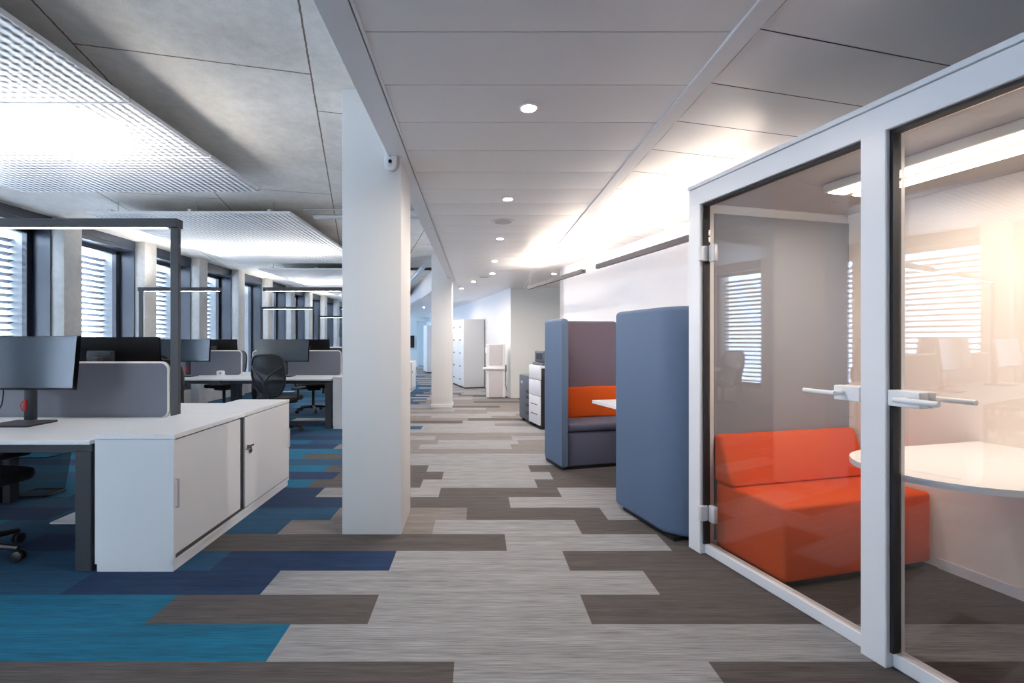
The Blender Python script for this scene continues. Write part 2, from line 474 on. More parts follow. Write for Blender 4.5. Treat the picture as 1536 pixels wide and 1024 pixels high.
# ------------------------------------------------------------------ walls
def seg_wall(name, a, b, th, z0, z1, m, side=1):
    a = Vector((a[0], a[1])); b = Vector((b[0], b[1])); dd = (b-a).normalized(); nn = Vector((dd.y, -dd.x))*side
    q = [a, b, b+nn*th, a+nn*th]
    return struct(MB().prism([(v.x, v.y) for v in q], z0, z1).build(name, m))
wt = 1.262
A = W(wt, -4.76); B = W(wt, 9.2)
seg_wall('wall_right', A, B, .2, 0, ZS, M['wall'], -1)
seg_wall('wall_right_return', (A[0]+.0, A[1]), (A[0]+2.9*CT, A[1]+2.9*ST), .15, 0, ZS, M['wall'], 1)
seg_wall('wall_far_right', (.73, 10.7), (5.2, 10.7), .2, 0, ZS, M['wall_grey'], -1)
seg_wall('wall_right_end', (4.6, 7.2), (4.6, 10.7), .2, 0, ZS, M['wall'], 1)
seg_wall('wall_far_side', (.728, 10.70), (.728-15.5*.228, 10.70+15.5*.97), .2, 0, ZS, M['wall'], 1)
seg_wall('baseboard_far_right', (.73, 10.69), (4.5, 10.69), .012, 0, .07, M['trim'], 1)
# glazed facade behind the camera
struct(MB().box(-6.2, 4.5, YB-.25, YB, 0, .30).build('wall_behind_parapet', M['pier']))
struct(MB().box(-6.2, 4.5, YB-.25, YB, 2.75, ZS).build('wall_behind_lintel', M['pier']))
for i in range(7):
    xa = -6.2+i*1.55
    struct(MB().box(xa-.15 if i else xa-.1, xa+.15, YB-.3, YB+.1, 0, ZS).build('wall_behind_pier', M['pier']))
    if i == 6: break
    if i not in (0, 1):
        struct(MB().box(xa+.15, xa+1.40, YB-.2, YB, .30, 2.75).build('wall_behind', M['wall'])); continue
    wr = sroot('window_%d' % (30+i), (xa+.775, YB-.12, 0))
    fr = MB()
    for s_ in (-1, 1): fr.box(s_*.595-.03, s_*.595+.03, -.04, .04, .30, 2.75)
    fr.box(-.62, .62, -.04, .04, .30, .36); fr.box(-.62, .62, -.04, .04, 2.69, 2.75)
    fr.build('window_frame', M['frame'], wr)
    MB().box(-.57, .57, -.004, .004, .36, 2.69).build('window_pane', M['glassclear'], wr)
struct(MB().box(3.1, 4.5, YB-.25, YB, 0, ZS).build('wall_behind', M['wall']))

# far glazed end wall, square to the turned corridor
fc = (-2.9, 24.)
def FW(u, v): return (fc[0]+u*CT-v*ST, fc[1]+u*ST+v*CT)
r = sroot('wall_back', (fc[0], fc[1], 0), TH)
e = MB()
e.box(-3.4, -.15, 0, .1, 0, ZS); e.box(.62, 3.2, 0, .1, 0, ZS); e.box(-.15, .62, 0, .1, 2.3, ZS)
e.build('wall_panel', mat('pale_blue_wall', srgb(208, 222, 228), .5), r)
dr = sroot('door_1', (fc[0], fc[1], 0), TH)
x = MB()
for a_, b_ in ((-.15, -.09), (.56, .62)): x.box(a_, b_, -.02, .06, 0, 2.3)
x.box(-.15, .62, -.02, .06, 2.24, 2.3); x.build('door_frame', M['silver'], dr)
MB().box(-.09, .56, .02, .03, .01, 2.24).build('door_pane', M['glassoff'], dr)
seg_wall('wall_beyond', FW(-4, 1.2), FW(4, 1.2), .1, 0, ZS, M['wall'], -1)
seg_wall('wall_office_end', (-6.2, 21.), (-3.9, 21.), .15, 0, ZS, M['wall'], -1)
wr = sroot('window_40', (-4.38, 22.4, 0), .054)  # unseen window added so daylight brightens the dark far end
m = MB(); m.box(-.05, .05, -1.38, 1.38, 0, .1); m.box(-.05, .05, -1.38, 1.38, 2.75, ZS)
for y_ in (-1.35, 0, 1.35): m.box(-.05, .05, y_-.04, y_+.04, .1, 2.75)
m.build('window_frame', M['silver'], wr)
for y_ in (-.675, .675): MB().box(-.006, .006, y_-.635, y_+.635, .1, 2.75).build('window_pane', M['glassclear'], wr)
seg_wall('wall_back_right', (.1, 24.5), (3.2, 25.6), .2, 0, ZS, M['wall'], -1)
o = MB(); o.box(-.52, .52, -.03, .03, -.3, .3, .008); tv = o.build('wall_screen', M['black'], None, (fc[0]-.80*CT-.0, fc[1]-.80*ST-.06, 1.25)); tv.rotation_euler = (0, 0, TH)
tag(tv, 'dark wall display at the far end beside the distant glass door', 'screen')

# ------------------------------------------------------------------ facade: piers, windows, blinds
XW = -5.5; PIT = 1.55; PY = 6.38
ks = range(-6, 9)
struct(MB().box(-6.2, -5.66, YB, 21.2, 0, .32).build('wall_left_parapet', M['pier']))
struct(MB().box(-6.2, -5.66, YB, 21.2, 2.8, ZS).build('wall_left_lintel', M['reveal']))
ords = {4: 'fifth', 3: 'fourth', 2: 'third', 1: 'second', 0: 'first'}
blind0 = None
NUM = {-1: 'on the left edge of the photo', 0: 'just right of the near desk lamp post base, second from the left edge', 1: 'third', 2: 'fourth'}
def make_blind():
    m = MB(); z = .42; L = PIT-.30
    while z < 2.66:
        mt = Matrix.Translation((0, 0, z)) @ Matrix.Rotation(math.radians(-24), 4, 'Y')
        m.box(-.04, .04, -L/2+.02, L/2-.02, -.0012, .0012, mtx=mt); z += .09
    return m
names = {0: 'outer slatted blind in the window at the left photo edge',
 1: 'outer slatted blind in the second window from the left photo edge',
 2: 'outer slatted blind in the third window, crossed by the near lamp post',
 3: 'outer slatted blind in the fourth window from the left photo edge',
 4: 'outer slatted blind in the fifth window from the left photo edge'}
bmesh_blind = None
wi = 0
for k in ks:
    y0 = PY+PIT*k
    struct(MB().box(-5.68, XW, y0, y0+.29, 0, ZS, .008, 2).build('wall_pier', M['pier']))
    struct(MB().box(-6.25, -5.95, y0-.08, y0+.37, 0, ZS).build('wall_pier_outer', M['outside']))
    # window between y0+.29 and y0+PIT
    ya, yb = y0+.29, y0+PIT
    wi += 1
    wr = sroot('window_%d' % wi, (-5.67, (ya+yb)/2, 0))
    h = (yb-ya)/2
    rv = MB()
    for s_ in (-1, 1):
        rv.box(-.30, .0, s_*h-(.02 if s_ > 0 else 0), s_*h+(.02 if s_ < 0 else 0), .32, 2.8)
    rv.box(-.30, .0, -h, h, .30, .335); rv.box(-.30, .0, -h, h, 2.74, 2.8)
    rv.build('window_lining', M['reveal'], wr)
    fr = MB()
    for s_ in (-1, 1): fr.box(-.31, -.24, s_*(h-.055)-.035, s_*(h-.055)+.035, .335, 2.74, .004, 1)
    fr.box(-.31, -.24, -h+.02, h-.02, .335, .40); fr.box(-.31, -.24, -h+.02, h-.02, 2.68, 2.74)
    fr.build('window_frame', M['frame'], wr)
    MB().box(-.28, -.272, -h+.06, h-.06, .40, 2.68).build('window_pane', M['glasswin'], wr)
    if bmesh_blind is None:
        b = make_blind().build('window_blind', M['blind'], None, smooth=False); bmesh_blind = b
        b.location = (-6.13, (ya+yb)/2+.0, 0)
    else:
        b = bmesh_blind.copy(); C.objects.link(b); b.location = (-6.13, (ya+yb)/2, 0)
    q = k+1     # k=-1 : window whose far jamb is the first pier seen
    if q in names: tag(b, names[q], 'blind')
    elif q < 0: tag(b, 'outer slatted blind seen only mirrored in the glass booth doors', 'blind')
    else: tag(b, 'outer slatted blind in the distant row of windows behind the far desks', 'blind')
    b['group'] = 'outer blinds of the window wall'

M['street'] = mat('street_ground', srgb(205, 205, 205), .9)
M['bounce'] = mat('pale_bounce_ground', srgb(226, 226, 224), .9)
struct(MB().box(-30, 30, -34, YB-.3, -.3, -.1).build('floor_bounce', M['bounce']))  # unseen pale ground, added to throw daylight up onto the ceilings
M['facade'] = mat('opposite_facade', srgb(186, 196, 212), .8)
struct(MB().box(-60, -6.3, -40, 60, -6.2, -6.).build('ground_outside', M['street']))
struct(MB().box(-26, -17, -30, 60, -6, 9).build('wall_opposite_building', M['facade']))
# ------------------------------------------------------------------ ceiling sails (embossed metal)
ZSAIL = 2.73
def make_sail(label, ynear, npan, xl, xr, group):
    t = thing('ceiling_sail', label, 'ceiling panel', (0, ynear, ZSAIL), 0, group)
    pw = .882
    for i in range(npan):
        m = MB(); y0, y1 = i*pw+.008, (i+1)*pw-.008
        m.box(xl, xr, y0, y1, 0, .03, .003, 1)
        pn = m.build('sail_panel', [M['sailedge'], M['emboss']], t)
        for f_ in pn.data.polygons: f_.material_index = 1 if f_.normal.z < -.9 else 0
    e = MB()
    for xx in (xl+.25, xr-.25, (xl+xr)/2): e.box(xx-.02, xx+.02, .02, npan*pw-.02, .03, .055)
    e.build('carrier_rail', M['sailedge'], t)
    for xx in (xl+.25, xr-.25, (xl+xr)/2):
        for yy in (.16, npan*pw/2, npan*pw-.16):
            MB().cyl((xx, yy), .004, .05, ZS-ZSAIL, 6).build('hanger_rod', M['chrome'], t)
    return t
make_sail('embossed white metal ceiling sail nearest the camera, top left', 4.72-.882*6, 6, -4.47, -2.14, 'embossed ceiling sails')
make_sail('embossed white metal ceiling sail above the second desk row', 5.51, 4, -4.5, -2.16, 'embossed ceiling sails')
make_sail('embossed white metal ceiling sail above the third desk row', 9.82, 4, -4.5, -2.16, 'embossed ceiling sails')
make_sail('most distant embossed white metal ceiling sail', 14.1, 5, -4.5, -2.16, 'embossed ceiling sails')

# pipes on the slab
def pipe(label, pts, r, mt=M['duct']):
    o = MB().tube(pts, r, 12).build('ceiling_pipe', mt); return tag(o, label, 'pipe', 'pipes under the concrete slab')
pipe('pale pipe across the slab between the second sail and the front pillar', [(-2.05, 6.0, 2.82), (-.62, 6.0, 2.82)], .03, M['silver'])
pipe('thin conduit just above the pale pipe beside the front pillar', [(-2.15, 5.9, 2.88), (-.62, 5.9, 2.88)], .012)
pipe('thick silver duct under the slab seen between the two pillars', [(-1.05, 9.3, 2.72), (-3.4, 18.5, 2.72)], .05)
pipe('thinner silver pipe left of the duct between the two pillars', [(-1.3, 9.2, 2.8), (-3.7, 18.5, 2.8)], .03)
pipe('dark cross pipe under the slab beyond the front pillar', [(-2.0, 10.2, 2.80), (-.7, 10.2, 2.80)], .03, M['anthracite'])

# ------------------------------------------------------------------ downlights, speakers, sensor
def disc(name, x, y, r, mt, h=.012):
    pass
dl0 = None
DL = [(.259, 2.45, 'recessed ceiling downlight nearest the camera above the corridor'),
      (.25, 4.02, 'second recessed downlight along the corridor ceiling'),
      (.255, 5.57, 'third recessed downlight along the corridor ceiling, beyond the round speaker'),
      (.247, 7.12, 'fourth recessed downlight along the corridor ceiling'),
      (.25, 8.4, 'fifth recessed downlight along the corridor ceiling'),
      (-.09, 9.55, 'sixth recessed downlight, where the corridor ceiling bends left'),
      (-.37, 10.75, 'seventh recessed downlight, just past the bend of the corridor ceiling'),
      (-.80, 12.3, 'third farthest recessed downlight added to light the far white wall'),  # this and the next two continue the row, added to light the far wall
      (-1.17, 13.8, 'second farthest recessed downlight added to light the far white wall'),
      (-1.9, 16.8, 'farthest recessed downlight added to light the far white wall'),
      (1.03, 9.7, 'recessed downlight above the grey alcove wall'),
      (1.34, 8.45, 'recessed downlight at the far end of the white right wall')]
def make_down():
    t = thing('downlight', '', 'ceiling light')
    m = MB(); n = 24
    prof = [(.048, 0), (.048, -.006), (.038, -.007), (.033, 0.006)]
    for i in range(len(prof)-1):
        (r0, z0), (r1, z1) = prof[i], prof[i+1]
        for k in range(n):
            a, b = 2*PI*k/n, 2*PI*(k+1)/n
            m.poly([(r0*math.cos(a), r0*math.sin(a), z0), (r0*math.cos(b), r0*math.sin(b), z0), (r1*math.cos(b), r1*math.sin(b), z1), (r1*math.cos(a), r1*math.sin(a), z1)])
    m.build('trim_ring', M['white'], t)
    m = MB(); m.poly([(.0345*math.cos(-2*PI*k/n), .0345*math.sin(-2*PI*k/n), .0) for k in range(n)])
    m.build('lens', M['spotled'], t)
    return t
dl0 = make_down()
for i, (x, y, lab) in enumerate(DL):
    o = dl0 if i == 0 else dup(dl0, (0, 0, 0))
    o.location = (x, y, ZC-.0055); o['label'] = lab; o['group'] = 'recessed downlights'
sp = thing('ceiling_speaker', 'round white grille flush in the corridor ceiling after the second downlight', 'speaker', (.25, 4.78, ZC-.004))
MB().cyl((0, 0), .115, -.008, 0, 32, bev=.003).build('rim', M['trim'], sp)
MB().cyl((0, 0), .085, -.011, -.008, 32).build('grille', mat('speaker_grille', srgb(196, 190, 190), .6, bump=.4, bscale=900), sp)
sp2 = dup(sp, (.12, 8.9, ZC-.004), 0, 'small round white grille in the ceiling far down the corridor')
se = thing('wall_mount_sensor', 'small white oval sensor with two dark eyes on the front pillar', 'sensor', (-.566, 3.128, 2.432))
m = MB(); m.prism(rrect(-.04, .04, -.068, .068, .039, 8), -.035, 0, .012, 3, 'y', edges='caps'); m.build('housing', M['disp'], se)
for z_, r_ in ((.028, .008), (-.012, .012)):
    MB().cyl((0, 0), r_, -.004, .004, 16, mtx=Matrix.Translation((0, -.036, z_)) @ Matrix.Rotation(PI/2, 4, 'X')).build('lens', M['black'], se)

# ------------------------------------------------------------------ pendant rails
def rail(label, s0, s1):
    c = W(.655, (s0+s1)/2); L = abs(s1-s0)
    t = thing('pendant_light', label, 'pendant light', (c[0], c[1], 2.10), TH, 'slim pendant rails along the right wall')
    m = MB(); m.box(-.022, .022, -L/2, L/2, -.022, .018, .002, 1); m.box(-.022, -.017, -L/2, L/2, .018, .026); m.box(.017, .022, -L/2, L/2, .018, .026)
    m.build('housing', mat('rail_grey', srgb(92, 87, 90), .45), t)
    MB().box(-.016, .016, -L/2+.02, L/2-.02, .0185, .021).build('light_strip', M['rail_up'], t)
    for yy in (-L/2+.06, L/2-.06):
        MB().cyl((0, yy), .0012, .02, ZC-2.10, 6).build('hanging_wire', M['chrome'], t)
rail('slim grey pendant rail light running behind the glass booth frame', -2.37, -.12)
rail('slim grey pendant rail light farther along the white wall, left one', -4.59, -2.69)

# ------------------------------------------------------------------ desks
XR = -2.12
def make_desk(h=.72, cs=1):
    """origin: floor under the middle; 1.58 x .77, user side -y"""
    t = thing('desk', '', 'desk')
    MB().box(-.79, .79, -.385, .385, h-.024, h, .003, 1).build('tabletop', M['laminate'], t)
    m = MB()
    m.box(-.70, .70, -.345, -.285, h-.075, h-.024); m.box(-.70, .70, .26, .32, h-.075, h-.024)
    for s in (-1, 1): m.box(s*.745-.04, s*.745+.04, -.36, .36, h-.075, h-.024)
    m.build('underframe', M['anthracite'], t)
    for sx, yl, wx in ((cs, -.335, .045), (cs, .20, .045), (-cs, .065, .03)):
        xo = sx*(.79-wx)
        lm = MB(); lm.box(xo-wx, xo+wx, yl-.04, yl+.04, 0, h-.06, .004, 1)
        lm.build('leg', M['anthracite'], t)
    return t
def make_monitor():
    t = thing('monitor', '', 'monitor')
    Rr = 2.2
    def surf(y, w, z0, z1, x_pad=0):
        def fn(u, v):
            x = (u-.5)*(w)
            return (x, y-(x*x)/(2*Rr)+.0, z0+(z1-z0)*v)
        return fn
    tilt = Matrix.Translation((0, 0, .40)) @ Matrix.Rotation(math.radians(-6), 4, 'X') @ Matrix.Translation((0, 0, -.40))
    m = MB(); m.grid(surf(.0, .81, .225, .575), 12, 1, .028); bmesh.ops.transform(m.bm, matrix=tilt, verts=m.bm.verts); p = m.build('display_body', M['black'], t)
    # body thickness may lie to either side; the screen sheet sits in front
    m = MB(); m.grid(surf(-.030, .797, .238, .568), 12, 1, .0); bmesh.ops.transform(m.bm, matrix=tilt, verts=m.bm.verts); m.build('screen', M['display'], t)
    m = MB(); m.box(-.10, .10, .02, .055, .34, .47, .01, 2); m.box(-.032, .032, .045, .08, .02, .42, .006, 2); m.build('stand_neck', M['anthracite'], t)
    MB().tube([(-.16, .04, .26), (-.17, .05, .19), (-.22, .09, .12), (-.30, .12, .02)], .004, 6).build('cable', M['black'], t)
    m = MB(); m.prism(rrect(-.14, .14, -.11, .12, .02, 4), 0, .012); m.build('stand_base', M['anthracite'], t)
    m = MB(); m.box(-.03, -.008, .036, .05, .085, .155, .004, 1); m.tube([(-.03, .04, .15), (-.045, .035, .12), (-.03, .04, .08)], .003, 6); m.build('cable_clip', M['red'], t)
    return t
def make_screen():
    t = thing('desk_divider', '', 'divider')
    m = MB(); pts = rrect(-.705, .705, .0, .385, .05, 6); m.prism(pts, -.012, .012, 0, axis='y'); m.build('panel', M['screenfab'], t)
    p3 = [(a, 0, b) for a, b in pts]
    m = MB(); m.tube(p3, .013, 6, True); m.build('edge_trim', M['creamtrim'], t)
    return t
def make_chair():
    t = thing('office_chair', '', 'chair')
    b = MB()
    b.cyl((0, 0), .045, .065, .125, 16)
    for k in range(5):
        a = 2*PI*k/5+.3; c, s = math.cos(a), math.sin(a)
        b.tube([(c*.03, s*.03, .10), (c*.16, s*.16, .095), (c*.30, s*.30, .075)], [.026, .021, .015], 8)
    b.build('star_base', M['black'], t)
    for k in range(5):
        a = 2*PI*k/5+.3; c, s = math.cos(a), math.sin(a)
        w = MB()
        for off in (-.014, .014):
            w.cyl((0, 0), .03, -.009, .009, 16, bev=.004, mtx=Matrix.Translation((c*.30-s*off, s*.30+c*off, .03)) @ Matrix.Rotation(a, 4, 'Z') @ Matrix.Rotation(PI/2, 4, 'X'))
        w.cyl((c*.30, s*.30), .008, .03, .085, 8)
        w.build('castor', M['black'], t)
    MB().cyl((0, 0), .026, .10, .40, 14).build('gas_column', M['black'], t)
    m = MB(); m.box(-.11, .11, -.16, .12, .39, .435, .012, 2); m.build('tilt_mechanism', M['black'], t)
    m = MB(); m.prism(rrect(-.245, .245, -.22, .25, .08, 6), .435, .50, .02, 3, edges='caps'); m.build('seat', M['blackfab'], t)
    def yb(z): return -.235-.075*max(0, (z-.55))/.5-.025*math.sin((z-.5)/.6*PI)
    def hw(z): return .245-.075*max(0, (.80-z)/.28)**1.5
    N = 36; out = []
    for i in range(N):
        a = 2*PI*i/N; ca, sa = math.cos(a), math.sin(a); e = .5
        z = .80+.28*math.copysign(abs(sa)**e, sa); x = hw(z)*math.copysign(abs(ca)**e, ca)
        out.append((x, yb(z)+.07*(abs(x)/.24)**2*.6, z))
    MB().tube(out, .015, 8, True).build('back_frame', M['black'], t)
    def fn(u, v):
        z = .522+.556*v; sz = (z-.80)/.28; lim = hw(z)*max(.05, (1-min(1, abs(sz))**4))**.25
        x = (2*u-1)*lim; return (x, yb(z)+.07*(abs(x)/.24)**2*.6, z)
    MB().grid(fn, 10, 14).build('back_mesh', M['mesh'], t)
    m = MB()
    m.tube([(0, -.14, .41), (0, -.27, .44), (0, -.335, .60), (0, -.36, .72)], [.022, .024, .022, .018], 8)
    for s in (-1, 1): m.tube([(0, -.36, .70), (s*.06, -.365, .78), (s*.15, -.345, .87), (s*.222, -.29, .93)], [.017, .014, .012, .010], 8)
    m.build('back_support', mat('chair_support', srgb(52, 54, 60), .4) if 'cs' not in M else M['cs'], t)
    for s in (-1, 1):
        m = MB(); m.tube([(s*.16, -.02, .42), (s*.27, -.02, .43), (s*.30, -.03, .50), (s*.30, -.03, .61)], .016, 8)
        m.box(s*.30-.04, s*.30+.04, -.15, .12, .605, .635, .012, 2)
        m.build('armrest', M['black'], t)
    return t
def make_lamp():
    """pole at origin, arm to -x"""
    t = thing('standing_lamp', '', 'lamp')
    m = MB(); m.box(-.80, .03, -.11, .11, .0, .012, .002, 1); m.build('base_plate', M['laminate'], t)
    m = MB(); m.box(-.03, .03, -.014, .014, .012, 2.067, .003, 1); m.build('pole', M['anthracite'], t)
    m = MB(); m.box(-1.29, .03, -.037, .037, 2.068, 2.112, .002, 1)
    for s_ in (-1, 1): m.box(-1.29, .03, s_*.037-.004*(s_+1), s_*.037+.004*(1-s_), 2.112, 2.128)
    m.box(-1.29, -1.282, -.037, .037, 2.112, 2.128); m.box(.022, .03, -.037, .037, 2.112, 2.128)
    m.build('arm', M['anthracite'], t)
    MB().box(-1.26, -.06, -.012, .012, 2.066, 2.0685).build('light_strip', M['led'], t)
    MB().box(-1.26, -.38, -.027, .027, 2.1125, 2.116).build('uplight_strip', M['led_up'], t)
    return t
def make_cabinet():
    """x 0..-.43 (doors on +x at 0), y 0..1.6"""
    t = thing('sideboard', '', 'cabinet')
    m = MB(); m.box(-.43, -.03, .0, 1.6, .045, .725); m.box(-.03, 0, 0, .018, .045, .725); m.box(-.03, 0, 1.582, 1.6, .045, .725); m.box(-.03, 0, 0, 1.6, .045, .068)
    m.build('body', M['cabinet'], t)
    m = MB(); m.box(-.425, -.008, .008, 1.592, 0, .045); m.build('plinth', M['cabinet'], t)
    for a, b in ((0, .798), (.802, 1.6)):
        MB().box(-.432, .004, a, b, .727, .752, .002, 1).build('top_board', M['laminate'], t)
    MB().box(-.02, -.012, .765, .800, .078, .722).build('door_rail', M['anthracite'], t)
    d1 = MB().box(-.028, -.014, .022, .765, .082, .716, .001, 1).build('sliding_door', M['cabinet'], t)
    d2 = MB().box(-.011, .002, .800, 1.58, .076, .72, .001, 1).build('sliding_door', M['cabinet'], t)
    h = MB(); h.tube([(-.014, .036, .345), (.006, .036, .345), (.006, .036, .50), (-.014, .036, .50)], .0055, 8); h.build('handle', M['silver'], d1)
    h = MB(); h.tube([(.001, 1.56, .345), (.020, 1.56, .345), (.020, 1.56, .50), (.001, 1.56, .50)], .0055, 8); h.build('handle', M['silver'], d2)
    k = MB(); k.cyl((0, 0), .010, 0, .022, 12, mtx=Matrix.Translation((.002, .84, .505)) @ Matrix.Rotation(PI/2, 4, 'Y'))
    k.box(.016, .024, .80, .895, .500, .514, .003, 1); k.box(.012, .016, .862, .878, .455, .495, .002, 1); k.cyl((0, 0), .016, 0, .005, 12, mtx=Matrix.Translation((.010, .87, .468)) @ Matrix.Rotation(PI/2, 4, 'Y'))
    k.build('lock_and_key', M['anthracite'], d2)
    MB().box(-.026, -.002, .02, 1.58, .069, .078).build('door_track', M['groove'], t)
    return t

M['cs'] = mat('chair_support', srgb(52, 54, 60), .4)
deskm, desk0, mon0, scr0, chr0, lamp0, cab0 = make_desk(.72, -1), make_desk(), make_monitor(), make_screen(), make_chair(), make_lamp(), make_cabinet()
desk_hi = make_desk(1.13)
FIRST = set()
def put(proto, loc, rz, label, group):
    if proto.name not in FIRST:
        FIRST.add(proto.name); proto.location = loc; proto.rotation_euler = (0, 0, rz); proto['label'] = label; proto['group'] = group; return proto
    return dup(proto, loc, rz, label, group)
ROWS = [(2.62, 'foremost desk row'), (6.92, 'second desk row'), (11.22, 'third desk row')]
DXR, DXL = XR-.79, XR-1.60-.79
WHO = {(0, 'R'): 'beside the front sideboard', (0, 'L'): 'by the window, left of the front sideboard desks'}
for ri, (Y, nm) in enumerate(ROWS):
    ym = Y+.80
    side = {('R'): 'corridor end', ('L'): 'window end'}
    for sx, dx in (('R', DXR), ('L', DXL)):
        for sy, yy, rz in (('front', Y+.385, 0), ('back', Y+1.6-.385, PI)):
            if ri == 2 and sy == 'back': continue
            pr = desk_hi if (ri == 2 and sx == 'R') else (desk0 if (sx == 'R') == (sy == 'front') else deskm)
            hh = 1.13 if pr is desk_hi else .72
            facing = 'near side' if sy == 'front' else 'far side'
            lab = 'white desk with dark legs, %s of the %s, %s' % (facing, nm, side[sx])
            if pr is desk_hi: lab = 'white sit-stand desk raised high in the third desk row'
            put(pr, (dx, yy, 0), rz, lab, 'white bench desks')
            if not (ri == 2 and sx == 'L'):
                mx_ = dx+(-.06 if sy == 'front' else .02)
                if ri == 1 and sx == 'L': mx_ += .05
                if ri == 1 and sx == 'R' and sy == 'front': mx_ -= .03
                put(mon0, (mx_, yy+(.12 if sy == 'front' else -.12), hh), rz+(random.uniform(-.03, .03) if ri else 0),
                    'wide black monitor on the %s of the %s, %s' % (facing, nm, side[sx]) if pr is not desk_hi else 'black monitor standing on the raised sit-stand desk', 'wide monitors')
            if pr is desk_hi: continue
            if ri == 2: continue
            if ri == 0 and sy == 'front' and sx == 'R':
                cx, cy, cr = -2.94, 2.72, -.16
            elif ri == 1 and sy == 'front' and sx == 'R':
                cx, cy, cr = dx+.14, Y-.22, -.18
            elif sy == 'front': cx, cy, cr = dx-.05, Y-.08, .25
            else: cx, cy, cr = dx-.05, Y+1.6+.10, PI+(.5 if sx == 'R' else -.35)
            put(chr0, (cx, cy, 0), cr, 'black mesh-back office chair at the %s of the %s, %s' % (facing, nm, side[sx]), 'black mesh office chairs')
        if not (ri == 2 and sx == 'R'):
            put(scr0, (dx+.0+(-.0), ym, .722), 0, 'grey fabric desk divider with pale rounded edge, %s, %s' % (nm, side[sx]), 'grey desk dividers')
    put(lamp0, (XR-.035, ym, 0), 0, 'dark gallows-shaped standing lamp at the corridor end of the %s' % nm, 'gallows-shaped lamps')
    put(lamp0, (-5.42, ym, 0), PI, 'dark gallows-shaped standing lamp at the window end of the %s' % nm, 'gallows-shaped lamps')
    lab = {0: 'white sliding-door sideboard with a key in its lock, in the foreground', 1: 'white sideboard mostly hidden behind the front pillar, at the second desk row',
           2: 'white sideboard glimpsed between the two pillars, at the third desk row'}[ri]
    put(cab0, (-1.662, Y, 0), 0, lab, 'white sideboards at the desk ends')
put(lamp0, (-5.42, 16.3, 0), PI, 'most distant gallows-shaped standing lamp by the windows', 'gallows-shaped lamps')

# waste basket
wb = thing('waste_basket', 'black wire mesh waste basket under the desk at the left photo edge', 'waste basket', (-3.62, 3.97, 0), .06)
def bk(z): k = z/.33; return (.135+.035*k, .10+.03*k)
m = MB()
for z0, z1 in ((.01, .33),):
    a0, b0 = bk(z0); a1, b1 = bk(z1); R0 = rrect(-a0, a0, -b0, b0, .03, 4); R1 = rrect(-a1, a1, -b1, b1, .035, 4); n_ = len(R0)
    for i in range(n_): m.poly([(*R0[i], z0), (*R0[(i+1) % n_], z0), (*R1[(i+1) % n_], z1), (*R1[i], z1)])
    m.poly([(*q_, z0) for q_ in R0])
m.build('mesh_body', M['wire'], wb)
for z_, r_, nm_ in ((.33, .006, 'top_rim'), (.012, .008, 'bottom_rim')):
    a_, b_ = bk(z_); MB().tube([(*q_, z_) for q_ in rrect(-a_, a_, -b_, b_, .035, 4)], r_, 6, True).build(nm_, M['black'], wb)
# white gadget on the second row desk
gd = thing('tape_dispenser', 'small white square holder with a round dark opening on the second-row desk', 'desk gadget', (-4.02, 7.5, .72))
m = MB(); N = 20
sq = rrect(-.05, .05, 0, .085, .02, 4); M_ = len(sq)
cir = []
for (a_, b_) in sq:
    an = math.atan2(b_-.043, a_); cir.append((.026*math.cos(an), .043+.026*math.sin(an)))
for i in range(M_):
    j = (i+1) % M_
    for y_, fl in ((-.03, 0), (.03, 1)):
        m.poly([(sq[i][0], y_, sq[i][1]), (sq[j][0], y_, sq[j][1]), (cir[j][0], y_, cir[j][1]), (cir[i][0], y_, cir[i][1])])
    m.poly([(sq[i][0], -.03, sq[i][1]), (sq[j][0], -.03, sq[j][1]), (sq[j][0], .03, sq[j][1]), (sq[i][0], .03, sq[i][1])])
    m.poly([(cir[i][0], -.03, cir[i][1]), (cir[j][0], -.03, cir[j][1]), (cir[j][0], .03, cir[j][1]), (cir[i][0], .03, cir[i][1])])
bmesh.ops.recalc_face_normals(m.bm, faces=m.bm.faces)
m.build('holder', M['laminate'], gd)
MB().tube([(.05, 0, .03), (.10, .0, .006), (.2, .05, .005), (.24, .1, .005)], .005, 6).build('cord', M['laminate'], gd)

# ------------------------------------------------------------------ glass meeting booth
BL, BD, BH = 2.17, 1.24, 2.19
booth = thing('meeting_booth', 'white framed glass meeting booth on the right with two glass doors', 'booth', (P0[0], P0[1], 0), TH)
# local: x = t, y = -s
def post(s0, s1):
    m = MB(); m.box(0, .10, -s1, -s0, 0, BH-.11, .003, 1); m.build('post', M['boothframe'], booth)
post(0, .10); post(1.035, 1.132); post(2.07, 2.17)
m = MB(); m.box(0, .10, -BL, 0, BH-.115, BH-.012, .003, 1); m.build('header', M['boothframe'], booth)
m = MB(); m.box(-.006, BD, -BL-.006, .006, BH-.009, BH+.014, .002, 1); m.box(.02, BD, -BL, 0, BH-.09, BH-.009); m.build('roof', M['boothframe'], booth)
M['booth_ceil'] = mat('booth_ceiling', srgb(176, 174, 176), .6)
MB().box(.10, BD-.07, -BL+.07, -.07, BH-.10, BH-.09).build('inner_ceiling', M['booth_ceil'], booth)
m = MB(); m.box(.08, BD, -.065, 0, 0, BH-.1); m.build('end_wall', M['boothframe'], booth)
m = MB(); m.box(.08, BD, -BL, -BL+.065, 0, BH-.1); m.build('end_wall', M['boothframe'], booth)
m = MB(); m.box(.10, BD-.07, -.075, -.066, .06, 2.035); m.build('felt_panel', M['felt'], booth)
m = MB(); m.box(BD-.07, BD, -BL+.066, -.066, 0, BH-.1); m.build('back_wall', M['cream'], booth)
m = MB(); m.box(BD-.082, BD-.0705, -BL+.07, -.58, 0.0, .055); m.build('skirting', M['trim'], booth)
